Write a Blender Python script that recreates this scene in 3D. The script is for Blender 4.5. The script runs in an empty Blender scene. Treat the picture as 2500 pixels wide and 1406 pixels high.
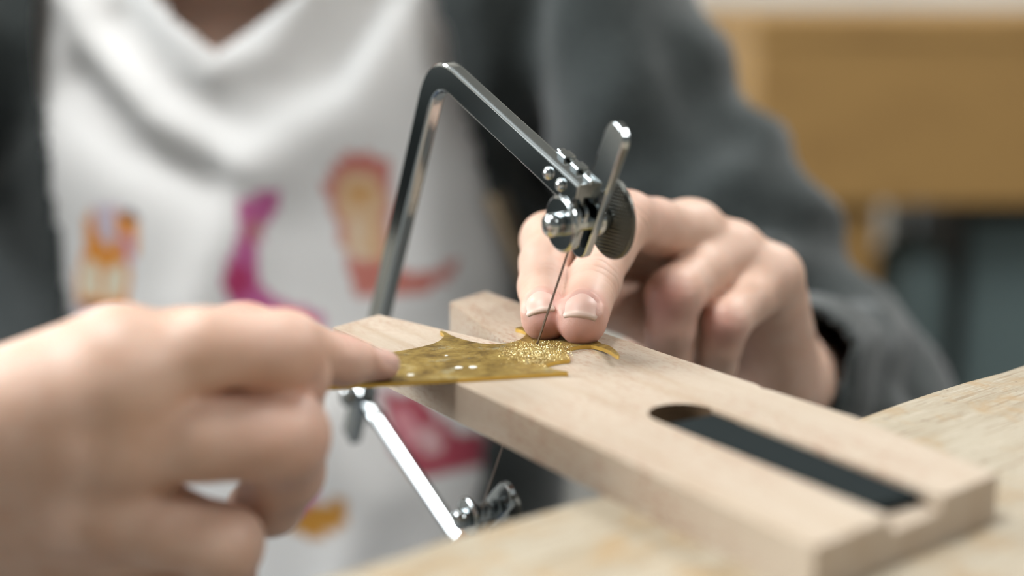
import bpy, bmesh, math, random
import numpy as np
from mathutils import Vector, Matrix

random.seed(7)
rng = np.random.default_rng(11)
scene = bpy.context.scene
COL = scene.collection

# ------------------------------------------------------------------ camera, light level
# All modelling below is in millimetres measured from the camera; W() turns it into metres.
CAM_H = 1.0088                      # bench top is 0.90 m above the floor
FPX = 3472.0                        # 50 mm lens on a 36 mm sensor, 2500 px wide
TH = math.radians(12.3)
SN, CS = math.sin(TH), math.cos(TH)

cam_d = bpy.data.cameras.new('camera')
cam = bpy.data.objects.new('camera', cam_d)
COL.objects.link(cam)
cam.location = (0, 0, CAM_H)
cam.rotation_euler = (math.pi / 2 - TH, 0, 0)
cam_d.sensor_width = 36.0
cam_d.lens = 50.0
cam_d.clip_start = 0.01
cam_d.clip_end = 50
cam_d.dof.use_dof = True
cam_d.dof.focus_distance = 0.388
cam_d.dof.aperture_fstop = 3.9
cam_d.dof.aperture_blades = 0
scene.camera = cam

world = bpy.data.worlds.new('world')
scene.world = world
world.use_nodes = True
world.node_tree.nodes['Background'].inputs[0].default_value = (0.9, 0.95, 1.0, 1)
world.node_tree.nodes['Background'].inputs[1].default_value = 0.0

scene.view_settings.view_transform = 'Standard'
scene.view_settings.look = 'None'
scene.view_settings.gamma = 1.0
scene.view_settings.use_curve_mapping = False
scene.view_settings.exposure = 0.0
LAMP = 27.0                         # radiance of the ceiling panels
WINDOW_FILL = 20.0                     # radiance of the added window that brightens the shirt
PANELS = ((-560, 250), (1150, 1600), (-1500, 2100), (1900, -300))
scene.cycles.max_bounces = 5
scene.cycles.diffuse_bounces = 3
scene.cycles.glossy_bounces = 3
scene.cycles.transmission_bounces = 2
scene.cycles.use_light_tree = False
scene.cycles.adaptive_threshold = 0.08
scene.cycles.caustics_reflective = False
scene.cycles.caustics_refractive = False

# ------------------------------------------------------------------ geometry helpers
def A(*v):
    return np.array(v, dtype=float)

def pd(px, py, d):
    """point seen at photo pixel (px,py) at distance d mm along the view axis"""
    X = (px - 1250) / FPX * d
    Y = (703 - py) / FPX * d
    return A(X, d * CS + Y * SN, -d * SN + Y * CS)

def pz(px, py, z):
    r = pd(px, py, 1.0)
    return r * (z / r[2])

def nrm(v):
    v = np.asarray(v, float)
    return v / np.linalg.norm(v)

def W(v):
    v = np.asarray(v, float) / 1000.0
    return v + np.array([0, 0, CAM_H])

ORG = {}

def tag(o, label=None, cat=None, group=None, kind=None):
    if label: o['label'] = label
    if cat: o['category'] = cat
    if group: o['group'] = group
    if kind: o['kind'] = kind
    return o

def place(o, origin, parent):
    ORG[o.name] = origin
    if parent is not None:
        o.parent = parent
        o.location = Vector(origin - ORG[parent.name])
    else:
        o.location = Vector(origin)

def empty(name, at_mm, parent=None):
    o = bpy.data.objects.new(name, None)
    COL.objects.link(o)
    o.empty_display_size = 0.02
    place(o, W(at_mm), parent)
    return o

def mk(name, vf, mat, parent=None, smooth=False, at=None, autosmooth=None, attrs=None):
    v, f = vf
    v = W(np.asarray(v, float))
    o_ = W(at) if at is not None else np.array([v[:, 0].mean(), v[:, 1].mean(), v[:, 2].min()])
    me = bpy.data.meshes.new(name)
    if isinstance(f, np.ndarray):
        f = f.tolist()
    me.from_pydata((v - o_).tolist(), [], f)
    if attrs:
        for k, (typ, data) in attrs.items():
            a = me.attributes.new(k, typ, 'POINT')
            if typ == 'FLOAT':
                a.data.foreach_set('value', np.asarray(data, np.float32).ravel())
            else:
                a.data.foreach_set('color', np.asarray(data, np.float32).ravel())
    me.update()
    if smooth:
        me.polygons.foreach_set('use_smooth', [True] * len(me.polygons))
    if mat is not None:
        me.materials.append(mat)
    o = bpy.data.objects.new(name, me)
    COL.objects.link(o)
    place(o, o_, parent)
    if autosmooth:
        m = o.modifiers.new('bevel', 'BEVEL')
        m.width = autosmooth / 1000.0
        m.segments = 2
        m.limit_method = 'ANGLE'
        m.angle_limit = math.radians(35)
    return o

def fixn(vf):
    """make normals consistent"""
    v, f = vf
    bm = bmesh.new()
    vs = [bm.verts.new(p) for p in v]
    for q in f:
        try:
            bm.faces.new([vs[i] for i in q])
        except ValueError:
            pass
    bmesh.ops.recalc_face_normals(bm, faces=bm.faces)
    bm.verts.index_update()
    out = ([tuple(p.co) for p in bm.verts], [[p.index for p in q.verts] for q in bm.faces])
    bm.free()
    return out

def join(*vfs):
    V, Fc = [], []
    for v, f in vfs:
        n = len(V)
        V += [tuple(p) for p in v]
        Fc += [[i + n for i in q] for q in f]
    return V, Fc

def obox(c, ax, hs):
    """oriented box: centre, three axes, half sizes"""
    c = np.asarray(c, float)
    ax = [nrm(a) for a in ax]
    v = []
    for sz in (-1, 1):
        for sy in (-1, 1):
            for sx in (-1, 1):
                v.append(c + ax[0] * hs[0] * sx + ax[1] * hs[1] * sy + ax[2] * hs[2] * sz)
    f = [[0, 2, 3, 1], [4, 5, 7, 6], [0, 1, 5, 4], [2, 6, 7, 3], [0, 4, 6, 2], [1, 3, 7, 5]]
    return fixn((v, f))

def box(x0, x1, y0, y1, z0, z1):
    return obox(A((x0 + x1) / 2, (y0 + y1) / 2, (z0 + z1) / 2), (A(1, 0, 0), A(0, 1, 0), A(0, 0, 1)),
                (abs(x1 - x0) / 2, abs(y1 - y0) / 2, abs(z1 - z0) / 2))

def prism(outline, z0, z1):
    n = len(outline)
    v = [(p[0], p[1], z0) for p in outline] + [(p[0], p[1], z1) for p in outline]
    f = [list(range(n))[::-1], list(range(n, 2 * n))]
    for i in range(n):
        j = (i + 1) % n
        f.append([i, j, n + j, n + i])
    return fixn((v, f))

def perp(t):
    t = nrm(t)
    h = A(0, 0, 1) if abs(t[2]) < 0.9 else A(1, 0, 0)
    a = nrm(np.cross(t, h))
    return a, np.cross(t, a)

def tube(path, radii, seg=12, cap=True):
    path = [np.asarray(p, float) for p in path]
    if np.isscalar(radii):
        radii = [radii] * len(path)
    v, f = [], []
    prev = None
    for i, p in enumerate(path):
        t = path[min(i + 1, len(path) - 1)] - path[max(i - 1, 0)]
        t = nrm(t)
        if prev is None:
            a, b = perp(t)
        else:
            a = nrm(prev - t * np.dot(prev, t))
            b = np.cross(t, a)
        prev = a
        for k in range(seg):
            an = 2 * math.pi * k / seg
            v.append(p + (a * math.cos(an) + b * math.sin(an)) * radii[i])
    for i in range(len(path) - 1):
        for k in range(seg):
            k2 = (k + 1) % seg
            f.append([i * seg + k, i * seg + k2, (i + 1) * seg + k2, (i + 1) * seg + k])
    if cap:
        f.append(list(range(seg))[::-1])
        f.append(list(range((len(path) - 1) * seg, len(path) * seg)))
    return fixn((v, f))

def sweep(path, side, prof):
    """sweep a 2-D profile [(u,w)...] along a path; u runs along 'side', w along side x tangent"""
    path = [np.asarray(p, float) for p in path]
    side = nrm(side)
    v, f = [], []
    m = len(prof)
    for i, p in enumerate(path):
        t = nrm(path[min(i + 1, len(path) - 1)] - path[max(i - 1, 0)])
        s = nrm(side - t * np.dot(side, t))
        w = np.cross(s, t)
        for (a, b) in prof:
            v.append(p + s * a + w * b)
    for i in range(len(path) - 1):
        for k in range(m):
            k2 = (k + 1) % m
            f.append([i * m + k, i * m + k2, (i + 1) * m + k2, (i + 1) * m + k])
    f.append(list(range(m))[::-1])
    f.append(list(range((len(path) - 1) * m, len(path) * m)))
    return fixn((v, f))

def lathe(c, axis, prof, seg=32):
    """prof: [(r, h)...] revolved about axis through c"""
    axis = nrm(axis)
    a, b = perp(axis)
    v, f = [], []
    for (r, h) in prof:
        for k in range(seg):
            an = 2 * math.pi * k / seg
            v.append(c + axis * h + (a * math.cos(an) + b * math.sin(an)) * max(r, 1e-3))
    n = len(prof)
    for i in range(n - 1):
        for k in range(seg):
            k2 = (k + 1) % seg
            f.append([i * seg + k, i * seg + k2, (i + 1) * seg + k2, (i + 1) * seg + k])
    f.append(list(range(seg))[::-1])
    f.append(list(range((n - 1) * seg, n * seg)))
    return fixn((v, f))

def dome(c, axis, r, h, seg=24):
    return lathe(c, axis, [(r * math.cos(t), h * math.sin(t)) for t in np.linspace(0, math.pi / 2 * 0.98, 7)], seg)

def spline(pts, n=8, closed=False):
    """Catmull-Rom through the points"""
    P = [np.asarray(p, float) for p in pts]
    out = []
    m = len(P)
    rngi = range(m) if closed else range(m - 1)
    for i in rngi:
        p0 = P[(i - 1) % m] if closed or i > 0 else P[0]
        p1 = P[i]; p2 = P[(i + 1) % m]
        p3 = P[(i + 2) % m] if closed or i + 2 < m else P[m - 1]
        for k in range(n):
            t = k / n
            out.append(0.5 * ((2 * p1) + (-p0 + p2) * t + (2 * p0 - 5 * p1 + 4 * p2 - p3) * t * t
                              + (-p0 + 3 * p1 - 3 * p2 + p3) * t ** 3))
    if not closed:
        out.append(P[-1])
    return out

# ------------------------------------------------------------------ implicit surfaces (for bodies and cloth)
def rcone(p, a, b, r1, r2, sq=None):
    """round cone distance; sq=(direction, factor) flattens it along that direction"""
    a = np.asarray(a, float); b = np.asarray(b, float)
    s = 1.0
    if sq is not None:
        n, s = nrm(sq[0]), sq[1]
        p = p + ((p - a) @ n)[:, None] * n * (1.0 / s - 1.0)
        b = b + n * np.dot(b - a, n) * (1.0 / s - 1.0)
    ba = b - a
    l2 = float(ba @ ba)
    pa = p - a
    if l2 < 1e-9:
        return (np.linalg.norm(pa, axis=1) - r1) * s
    h = np.clip((pa @ ba) / l2, 0, 1)
    l = math.sqrt(l2)
    # shift for the taper so that the surface is a true cone
    k = (r1 - r2) / l
    d = pa - h[:, None] * ba
    q = np.linalg.norm(d, axis=1)
    h2 = np.clip((pa @ ba) / l2 + q * k / l, 0, 1)
    d = pa - h2[:, None] * ba
    return (np.linalg.norm(d, axis=1) - (r1 + (r2 - r1) * h2)) * (s ** 0.5)

def smin(a, b, k):
    if k <= 0:
        return np.minimum(a, b)
    h = np.maximum(k - np.abs(a - b), 0) / k
    return np.minimum(a, b) - h * h * k * 0.25

class Field:
    """list of ('add'/'sub', prim, blend); prim=(a,b,r1,r2,sq)"""
    def __init__(self):
        self.p = []
    def cone(self, a, b, r1, r2, k=3.0, sq=None, op='add'):
        self.p.append((op, (np.asarray(a, float), np.asarray(b, float), r1, r2, sq), k))
        return self
    def ball(self, a, r, k=3.0, sq=None, op='add'):
        return self.cone(a, a, r, r, k, sq, op)
    def bounds(self):
        lo = np.min([np.minimum(q[0] - q[2], q[1] - q[3]) for o, q, k in self.p], axis=0)
        hi = np.max([np.maximum(q[0] + q[2], q[1] + q[3]) for o, q, k in self.p], axis=0)
        return lo, hi
    def __call__(self, pts):
        f = np.full(len(pts), 1e3)
        for op, q, k in self.p:
            d = rcone(pts, *q)
            f = smin(f, d, k) if op == 'add' else -smin(-f, d, k)
        return f
    def grid(self, g):
        """evaluate on grid g=(lo, h, shape) touching only the neighbourhood of each primitive"""
        lo, h, sh = g
        f = np.full(sh, 1e3, dtype=np.float32)
        for op, q, k in self.p:
            m = k + 4 * h
            r = max(q[2], q[3])
            l = np.minimum(q[0] - r, q[1] - r) - m
            u = np.maximum(q[0] + r, q[1] + r) + m
            i0 = np.clip(np.floor((l - lo) / h).astype(int), 0, sh)
            i1 = np.clip(np.ceil((u - lo) / h).astype(int) + 1, 0, sh)
            if np.any(i1 <= i0):
                continue
            ax = [lo[i] + h * np.arange(i0[i], i1[i]) for i in range(3)]
            P = np.stack(np.meshgrid(*ax, indexing='ij'), -1).reshape(-1, 3)
            d = rcone(P, *q).reshape(i1 - i0).astype(np.float32)
            s = tuple(slice(i0[i], i1[i]) for i in range(3))
            f[s] = smin(f[s], d, k) if op == 'add' else -smin(-f[s], d, k)
        return f

def nets(f, lo, h):
    """naive surface nets of the zero set of f"""
    neg = f < 0
    c = np.zeros(tuple(n - 1 for n in f.shape), np.uint8)
    for dx in (0, 1):
        for dy in (0, 1):
            for dz in (0, 1):
                c += neg[dx:f.shape[0] - 1 + dx, dy:f.shape[1] - 1 + dy, dz:f.shape[2] - 1 + dz]
    act = (c > 0) & (c < 8)
    I = np.argwhere(act)
    idx = np.full(act.shape, -1, np.int64)
    idx[act] = np.arange(len(I))
    corners = np.array([[x, y, z] for x in (0, 1) for y in (0, 1) for z in (0, 1)])
    val = np.stack([f[I[:, 0] + q[0], I[:, 1] + q[1], I[:, 2] + q[2]] for q in corners], 1)
    acc = np.zeros((len(I), 3)); cnt = np.zeros(len(I))
    for a in range(8):
        for b in range(a + 1, 8):
            if np.abs(corners[a] - corners[b]).sum() != 1:
                continue
            va, vb = val[:, a], val[:, b]
            m = (va < 0) != (vb < 0)
            t = np.where(m, va / np.where(m, va - vb, 1), 0)
            acc += np.where(m[:, None], corners[a] + t[:, None] * (corners[b] - corners[a]), 0)
            cnt += m
    V = lo + h * (I + acc / cnt[:, None])
    Q = []
    for ax in range(3):
        s0 = [slice(None)] * 3; s1 = [slice(None)] * 3
        s0[ax] = slice(0, -1); s1[ax] = slice(1, None)
        cr = neg[tuple(s0)] != neg[tuple(s1)]
        E = np.argwhere(cr)
        o1, o2 = [(1, 2), (2, 0), (0, 1)][ax]
        ok = (E[:, o1] > 0) & (E[:, o2] > 0) & (E[:, o1] < f.shape[o1] - 1) & (E[:, o2] < f.shape[o2] - 1)
        E = E[ok]
        fl = neg[tuple(E.T)]
        def cell(d1, d2):
            G = E.copy(); G[:, o1] -= d1; G[:, o2] -= d2
            return idx[tuple(G.T)]
        q = np.stack([cell(1, 1), cell(0, 1), cell(0, 0), cell(1, 0)], 1)
        q[~fl] = q[~fl][:, ::-1]
        Q.append(q)
    Q = np.concatenate(Q)
    Q = Q[(Q >= 0).all(1)]
    return V, Q

def mkgrid(lo, hi, h):
    lo = np.asarray(lo, float) - 3 * h
    sh = np.ceil((np.asarray(hi, float) + 3 * h - lo) / h).astype(int) + 1
    return lo, h, sh

def gpoints(g):
    lo, h, sh = g
    ax = [lo[i] + h * np.arange(sh[i]) for i in range(3)]
    return np.stack(np.meshgrid(*ax, indexing='ij'), -1)

def relax(V, Q, n=2, lam=0.5):
    for _ in range(n):
        acc = np.zeros_like(V); cnt = np.zeros(len(V))
        for a in range(4):
            for b in ((a + 1) % 4, (a - 1) % 4):
                np.add.at(acc, Q[:, a], V[Q[:, b]]); np.add.at(cnt, Q[:, a], 1)
        V = V + lam * (acc / np.maximum(cnt, 1)[:, None] - V)
    return V

def compact(V, Q, keep):
    Q = Q[keep]
    u, inv = np.unique(Q, return_inverse=True)
    return V[u], inv.reshape(-1, 4), u

def wav(P, seed, freq, oct=3):
    """cheap smooth pseudo noise in about -1..1"""
    r = np.random.default_rng(seed)
    out = np.zeros(len(P)); amp = 1.0; tot = 0
    for o in range(oct):
        for k in range(4):
            d = nrm(r.normal(size=3)) * freq * (2 ** o) * r.uniform(.7, 1.4)
            out += amp * np.sin(P @ d + r.uniform(0, 6.28)) / 2
        tot += amp; amp *= .5
    return out / tot

# ------------------------------------------------------------------ materials
def mat(name, col=(.8, .8, .8), rough=.5, metal=0.0, spec=.5, **kw):
    m = bpy.data.materials.new(name)
    m.use_nodes = True
    b = m.node_tree.nodes['Principled BSDF']
    b.inputs['Base Color'].default_value = (*col, 1)
    b.inputs['Roughness'].default_value = rough
    b.inputs['Metallic'].default_value = metal
    b.inputs['Specular IOR Level'].default_value = spec
    for k, v in kw.items():
        b.inputs[k].default_value = v
    return m

class NT:
    """small node helper"""
    def __init__(self, m):
        self.m = m; self.t = m.node_tree; self.b = self.t.nodes['Principled BSDF']
    def n(self, typ, ins=None, **props):
        nd = self.t.nodes.new(typ)
        for k, v in props.items():
            setattr(nd, k, v)
        for k, v in (ins or {}).items():
            if hasattr(v, 'node'):
                self.t.links.new(v, nd.inputs[k])
            else:
                nd.inputs[k].default_value = v
        return nd
    def link(self, out, name):
        self.t.links.new(out, self.b.inputs[name])
    def obj(self, scale=(1, 1, 1), rot=(0, 0, 0), loc=(0, 0, 0)):
        """position in metres in world space: Object coords of things that are never rotated"""
        g = self.n('ShaderNodeNewGeometry')
        mp = self.n('ShaderNodeMapping', {'Vector': g.outputs['Position'], 'Scale': scale, 'Rotation': rot, 'Location': loc})
        return mp.outputs[0]
    def noise(self, vec, scale, detail=3, rough=.5, dist=0):
        return self.n('ShaderNodeTexNoise', {'Vector': vec, 'Scale': scale, 'Detail': detail, 'Roughness': rough, 'Distortion': dist})
    def ramp(self, fac, stops):
        r = self.n('ShaderNodeValToRGB', {'Fac': fac})
        e = r.color_ramp.elements
        while len(e) < len(stops):
            e.new(.5)
        for i, (p, c) in enumerate(stops):
            e[i].position = p
            e[i].color = (*c, 1) if len(c) == 3 else c
        return r.outputs['Color']
    def mix(self, fac, a, b, blend='MIX'):
        x = self.n('ShaderNodeMix', data_type='RGBA', blend_type=blend)
        for k, v in ((0, fac), (6, a), (7, b)):
            if hasattr(v, 'node'):
                self.t.links.new(v, x.inputs[k])
            else:
                x.inputs[k].default_value = (*v, 1) if isinstance(v, tuple) and len(v) == 3 else v
        return x.outputs[2]
    def math(self, op, a, b=0.0, c=0.0, clamp=False):
        x = self.n('ShaderNodeMath', operation=op, use_clamp=clamp)
        for i, v in enumerate((a, b, c)):
            if hasattr(v, 'node'):
                self.t.links.new(v, x.inputs[i])
            else:
                x.inputs[i].default_value = v
        return x.outputs[0]
    def bump(self, height, strength=.3, dist=.001, normal=None):
        ins = {'Height': height, 'Strength': strength, 'Distance': dist}
        if normal is not None:
            ins['Normal'] = normal
        x = self.n('ShaderNodeBump', ins)
        self.link(x.outputs[0], 'Normal')
        return x.outputs[0]

G3 = lambda v: (v, v, v)

def wood_mat(name, base, dark, fleck, ang, grain=60., fleck_amt=.5, rough=.55, scr=0.0):
    m = mat(name, base, rough)
    t = NT(m)
    p = t.obj(rot=(0, 0, -ang))
    pg = t.n('ShaderNodeMapping', {'Vector': p, 'Scale': (1, 9, 3)}).outputs[0]
    g = t.noise(pg, grain * .35, 2, .6, 0)
    c = t.ramp(g.outputs['Fac'], [(.30, dark), (.52, base), (.8, tuple(min(1, x * 1.06) for x in base))])
    # short ray flecks lying along the grain
    pf = t.n('ShaderNodeMapping', {'Vector': p, 'Scale': (1, 3.4, 3.4)}).outputs[0]
    fl = t.noise(pf, 420, 1, .55, 0)
    fm = t.ramp(fl.outputs['Fac'], [(.49, G3(0)), (.64, G3(1))])
    big = t.noise(p, 28, 0)
    bmk = t.ramp(big.outputs['Fac'], [(.36, G3(.1)), (.60, G3(1))])
    fac = t.math('MULTIPLY', t.math('MULTIPLY', fm, bmk), fleck_amt)
    c = t.mix(fac, c, fleck)
    h = fl.outputs['Fac']
    if scr > 0:
        for (a, sx, s2) in ((.5, 6, 70), (-.7, 5, 55), (1.4, 7, 40)):
            q = t.n('ShaderNodeMapping', {'Vector': p, 'Rotation': (0, 0, a), 'Scale': (1, sx * 4, 1)}).outputs[0]
            s = t.noise(q, s2, 1, .6, 0)
            mk_ = t.ramp(s.outputs['Fac'], [(.62, G3(0)), (.66, G3(1))])
            c = t.mix(t.math('MULTIPLY', mk_, scr), c, (.50, .45, .36) if a > 0 else (.22, .15, .08))
        bl = t.noise(p, 55, 3, .7, .6)
        bmk = t.ramp(bl.outputs['Fac'], [(.50, G3(0)), (.64, G3(1))])
        c = t.mix(t.math('MULTIPLY', bmk, .6), c, (.36, .23, .10))
        bl2 = t.noise(t.n('ShaderNodeMapping', {'Vector': p, 'Scale': (1, 2.2, 1), 'Location': (3, 1, 0)}).outputs[0], 190, 2, .7)
        bm2 = t.ramp(bl2.outputs['Fac'], [(.64, G3(0)), (.70, G3(1))])
        c = t.mix(t.math('MULTIPLY', bm2, .5), c, (.12, .08, .045))
    t.link(c, 'Base Color')
    t.bump(h, .12, .0004)
    return m

# ================================================================== the room
M = {}
def wall_mat(name, col, rough=.9):
    m = mat(name, col, rough)
    t = NT(m)
    n = t.noise(t.obj(), 6, 1)
    t.link(t.mix(t.ramp(n.outputs['Fac'], [(.3, G3(0)), (.7, G3(1))]), tuple(c * .93 for c in col), tuple(min(1, c * 1.04) for c in col)), 'Base Color')
    return m
M['wall'] = wall_mat('wall_paint', (.62, .59, .53))
M['wall_dark'] = wall_mat('dark_wall_paint', (.26, .27, .27))
M['ceil'] = wall_mat('ceiling_paint', (.5, .5, .49))
M['floor'] = wall_mat('grey_vinyl', (.26, .26, .25), .6)
ZF = -1008.8
RX0, RX1, RY0, RY1, ZC = -2400, 2600, -2000, 2900, 1590
def struct(name, vf, m):
    return tag(mk(name, vf, m), kind='structure')
struct('floor', box(RX0 - 100, RX1 + 100, RY0 - 100, RY1 + 100, ZF - 100, ZF), M['floor'])
struct('ceiling', box(RX0 - 100, RX1 + 100, RY0 - 100, RY1 + 100, ZC, ZC + 100), M['ceil'])
struct('wall_back', box(RX0 - 100, RX1 + 100, RY1, RY1 + 100, ZF, ZC), M['wall'])
struct('wall_front', box(RX0 - 100, RX1 + 100, RY0 - 100, RY0, ZF, ZC), M['wall_dark'])
struct('wall_left', box(RX0 - 100, RX0, RY0, RY1, ZF, ZC), M['wall'])
struct('wall_right', box(RX1, RX1 + 100, RY0, RY1, ZF, ZC), M['wall_dark'])

# ceiling panels: the lamps of the room; desk and right-hand ones added as fill
M['panel'] = bpy.data.materials.new('lit_diffuser')
M['panel'].use_nodes = True
_t = M['panel'].node_tree
_t.nodes.clear()
_e = _t.nodes.new('ShaderNodeEmission'); _o = _t.nodes.new('ShaderNodeOutputMaterial')
_e.inputs[0].default_value = (1.0, .995, .98, 1); _e.inputs[1].default_value = LAMP
_t.links.new(_e.outputs[0], _o.inputs[0])
M['white_metal'] = mat('white_metal', (.8, .8, .8), .4)
_names = ('nearest the saw', 'added above the brown desk to brighten it', 'at the left near the back wall', 'added at the right in front of the bench as fill')
for (x, y), nm in zip(PANELS, _names):
    r = empty('ceiling_light', A(x, y, ZC - 30))
    tag(r, 'square white ceiling light panel ' + nm, 'ceiling light', 'ceiling light panels')
    mk('frame', join(box(x - 330, x - 300, y - 330, y + 330, ZC - 30, ZC), box(x + 300, x + 330, y - 330, y + 330, ZC - 30, ZC),
                     box(x - 300, x + 300, y - 330, y - 300, ZC - 30, ZC), box(x - 300, x + 300, y + 300, y + 330, ZC - 30, ZC)), M['white_metal'], r)
    mk('diffuser', box(x - 300, x + 300, y - 300, y + 300, ZC - 22, ZC - 14), M['panel'], r)

# frosted window added on the left wall to brighten the shirt
def emit(name, col, st):
    m = bpy.data.materials.new(name); m.use_nodes = True
    t = m.node_tree; t.nodes.clear()
    e = t.nodes.new('ShaderNodeEmission'); o = t.nodes.new('ShaderNodeOutputMaterial')
    e.inputs[0].default_value = (*col, 1); e.inputs[1].default_value = st
    t.links.new(e.outputs[0], o.inputs[0])
    return m
M['fill_pane'] = emit('frosted_fill_pane', (.93, .98, 1.0), WINDOW_FILL)
WY0, WY1, WZ0, WZ1 = -50, 1250, 150, 1250
wn = empty('fill_window_1', A(RX0, (WY0 + WY1) / 2, WZ0))
tag(wn, 'added white framed frosted window lighting the shirt from the left wall', None, None, 'structure')
for y0, y1 in ((WY0, WY0 + 50), (WY1 - 50, WY1), ((WY0 + WY1) / 2 - 20, (WY0 + WY1) / 2 + 20)):
    mk('fill_window_frame', box(RX0, RX0 + 45, y0, y1, WZ0, WZ1), M['white_metal'], wn, autosmooth=3)
for z0, z1 in ((WZ0, WZ0 + 50), (WZ1 - 50, WZ1)):
    mk('fill_window_frame', box(RX0, RX0 + 44, WY0 + 50, WY1 - 50, z0, z1), M['white_metal'], wn, autosmooth=3)
for y0, y1 in ((WY0 + 50, (WY0 + WY1) / 2 - 20), ((WY0 + WY1) / 2 + 20, WY1 - 50)):
    mk('pane', box(RX0 + 2, RX0 + 12, y0, y1, WZ0 + 50, WZ1 - 50), M['fill_pane'], wn)

# ================================================================== bench
ZT = -98.8            # top of the bench peg
ZB = -108.8           # top of the bench
ed = nrm(pz(2085, 1016, ZB) - pz(1470, 1203, ZB))       # along the worn edge of the bench
ein = A(ed[1], -ed[0], 0)                                 # from the edge into the bench
e0 = pz(1470, 1203, ZB)
ANG_T = math.atan2(ed[1], ed[0])
M['bench'] = wood_mat('worn_bench_wood', (.40, .35, .265), (.34, .285, .20), (.28, .19, .11), ANG_T, 45, .3, .55, .55)
M['peg'] = wood_mat('pale_beech', (.47, .39, .305), (.43, .34, .25), (.33, .185, .12), math.atan2(-101, 65), 60, .75, .5)
bench = empty('workbench', A(e0[0] + ein[0] * 350, e0[1] + ein[1] * 350, ZF))
tag(bench, 'worn pale wooden workbench with a scratched top under the bench peg', 'workbench')
# slightly wavy worn edge
edge = []
for i, s in enumerate(np.linspace(-900, 1000, 120)):
    w = 1.0 * math.sin(s * .031) + .6 * math.sin(s * .083 + 1) + .3 * math.sin(s * .21)
    edge.append((e0 + ed * s + ein * w)[:2])
edge.append((e0 + ed * 1000 + ein * 700)[:2])
edge.append((e0 - ed * 900 + ein * 700)[:2])
mk('bench_top', prism(edge, ZB - 42, ZB), M['bench'], bench, autosmooth=1.6)
for sx in (-840, 940):
    for sy in (60, 640):
        c = e0 + ed * sx + ein * sy
        mk('leg', obox(A(c[0], c[1], (ZB - 42 + ZF) / 2), (ed, ein, A(0, 0, 1)), (35, 35, (ZB - 42 - ZF) / 2)), M['bench'], bench, autosmooth=3)
c = e0 + ed * 50 + ein * 640
mk('apron', obox(A(c[0], c[1], ZB - 92), (ed, ein, A(0, 0, 1)), (850, 10, 50)), M['bench'], bench, autosmooth=1)

# ------------------------------------------------------------------ bench peg
g2 = lambda px, py: pz(px, py, ZT)[:2]
pC, pF, pR = g2(1135, 945), g2(1988, 1337), g2(2437, 1157)
pl1, pl2, pv, pr1, pr2 = g2(813, 799), g2(925, 768), g2(1242, 842), g2(1098, 738), g2(1185, 711)
outline = [pC, pF, pR, g2(2086, 1018), g2(1878, 951), g2(1862, 948), g2(1846, 938), g2(1480, 815), pr2, pr1, pv, pl2, pl1]
peg_vf = prism([tuple(p) for p in outline], ZB, ZT)
dl = nrm(np.append(g2(2310, 1215) - g2(1745, 1000), 0))       # along the slot
dn = A(-dl[1], dl[0], 0)
if dn[1] > 0: dn = -dn                                        # towards the near edge
s0 = np.append(g2(1745, 1000), 0)
WD = 16.6
def slot(u0, u1, z0, z1, roundend=True):
    """slot outline from u0 (round) to u1 along the peg"""
    r = WD / 2
    o = []
    mid = s0 + dn * r
    if roundend:
        for t in np.linspace(math.pi / 2, 3 * math.pi / 2, 15):
            o.append(mid + dl * (u0 + r + r * math.cos(t)) + dn * (-r * math.sin(t)))
    else:
        o += [mid + dl * u0 - dn * r, mid + dl * u0 + dn * r]
    o += [mid + dl * u1 + dn * r, mid + dl * u1 - dn * r]
    return prism([tuple(p[:2]) for p in o], z0, z1)
peg = mk('bench_peg', peg_vf, M['peg'])
tag(peg, 'pale beech bench peg with a V notch and a rounded slot, lying on the bench', 'bench peg')
def boolean(o, vf):
    c = mk('cutter', vf, None)
    bpy.context.view_layer.update()
    m = o.modifiers.new('cut', 'BOOLEAN'); m.object = c; m.operation = 'DIFFERENCE'; m.solver = 'EXACT'
    dg = bpy.context.evaluated_depsgraph_get()
    me = bpy.data.meshes.new_from_object(o.evaluated_get(dg))
    o.modifiers.clear()
    o.data = me
    bpy.data.objects.remove(c)
boolean(peg, slot(-9.5, 140, ZT - 3.3, ZT + 5))
WD -= .12
boolean(peg, slot(-9.44, 8, ZB - 3, ZT - 1))
WD += .12
M['burnt_shaded'] = mat('burnt_shaded_wood', (.09, .05, .02), .8)
peg.data.materials.append(M['burnt_shaded'])
for f_ in peg.data.polygons:                 # routed slot wall: burnt brown, with the slot's shade put into the colour
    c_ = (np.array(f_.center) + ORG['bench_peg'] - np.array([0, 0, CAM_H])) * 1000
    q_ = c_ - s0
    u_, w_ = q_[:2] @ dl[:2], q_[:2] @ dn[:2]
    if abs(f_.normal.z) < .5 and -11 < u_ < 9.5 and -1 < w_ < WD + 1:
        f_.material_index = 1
bv = peg.modifiers.new('bevel', 'BEVEL'); bv.width = .0005; bv.segments = 2; bv.limit_method = 'ANGLE'; bv.angle_limit = math.radians(35)
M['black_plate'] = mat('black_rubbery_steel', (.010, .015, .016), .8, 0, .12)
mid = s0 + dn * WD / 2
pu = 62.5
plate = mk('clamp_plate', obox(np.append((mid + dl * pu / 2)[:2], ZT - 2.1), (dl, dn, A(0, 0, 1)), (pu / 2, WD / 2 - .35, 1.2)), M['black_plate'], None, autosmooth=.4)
tag(plate, 'flat black metal plate set into the slot of the bench peg', 'plate')

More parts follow.
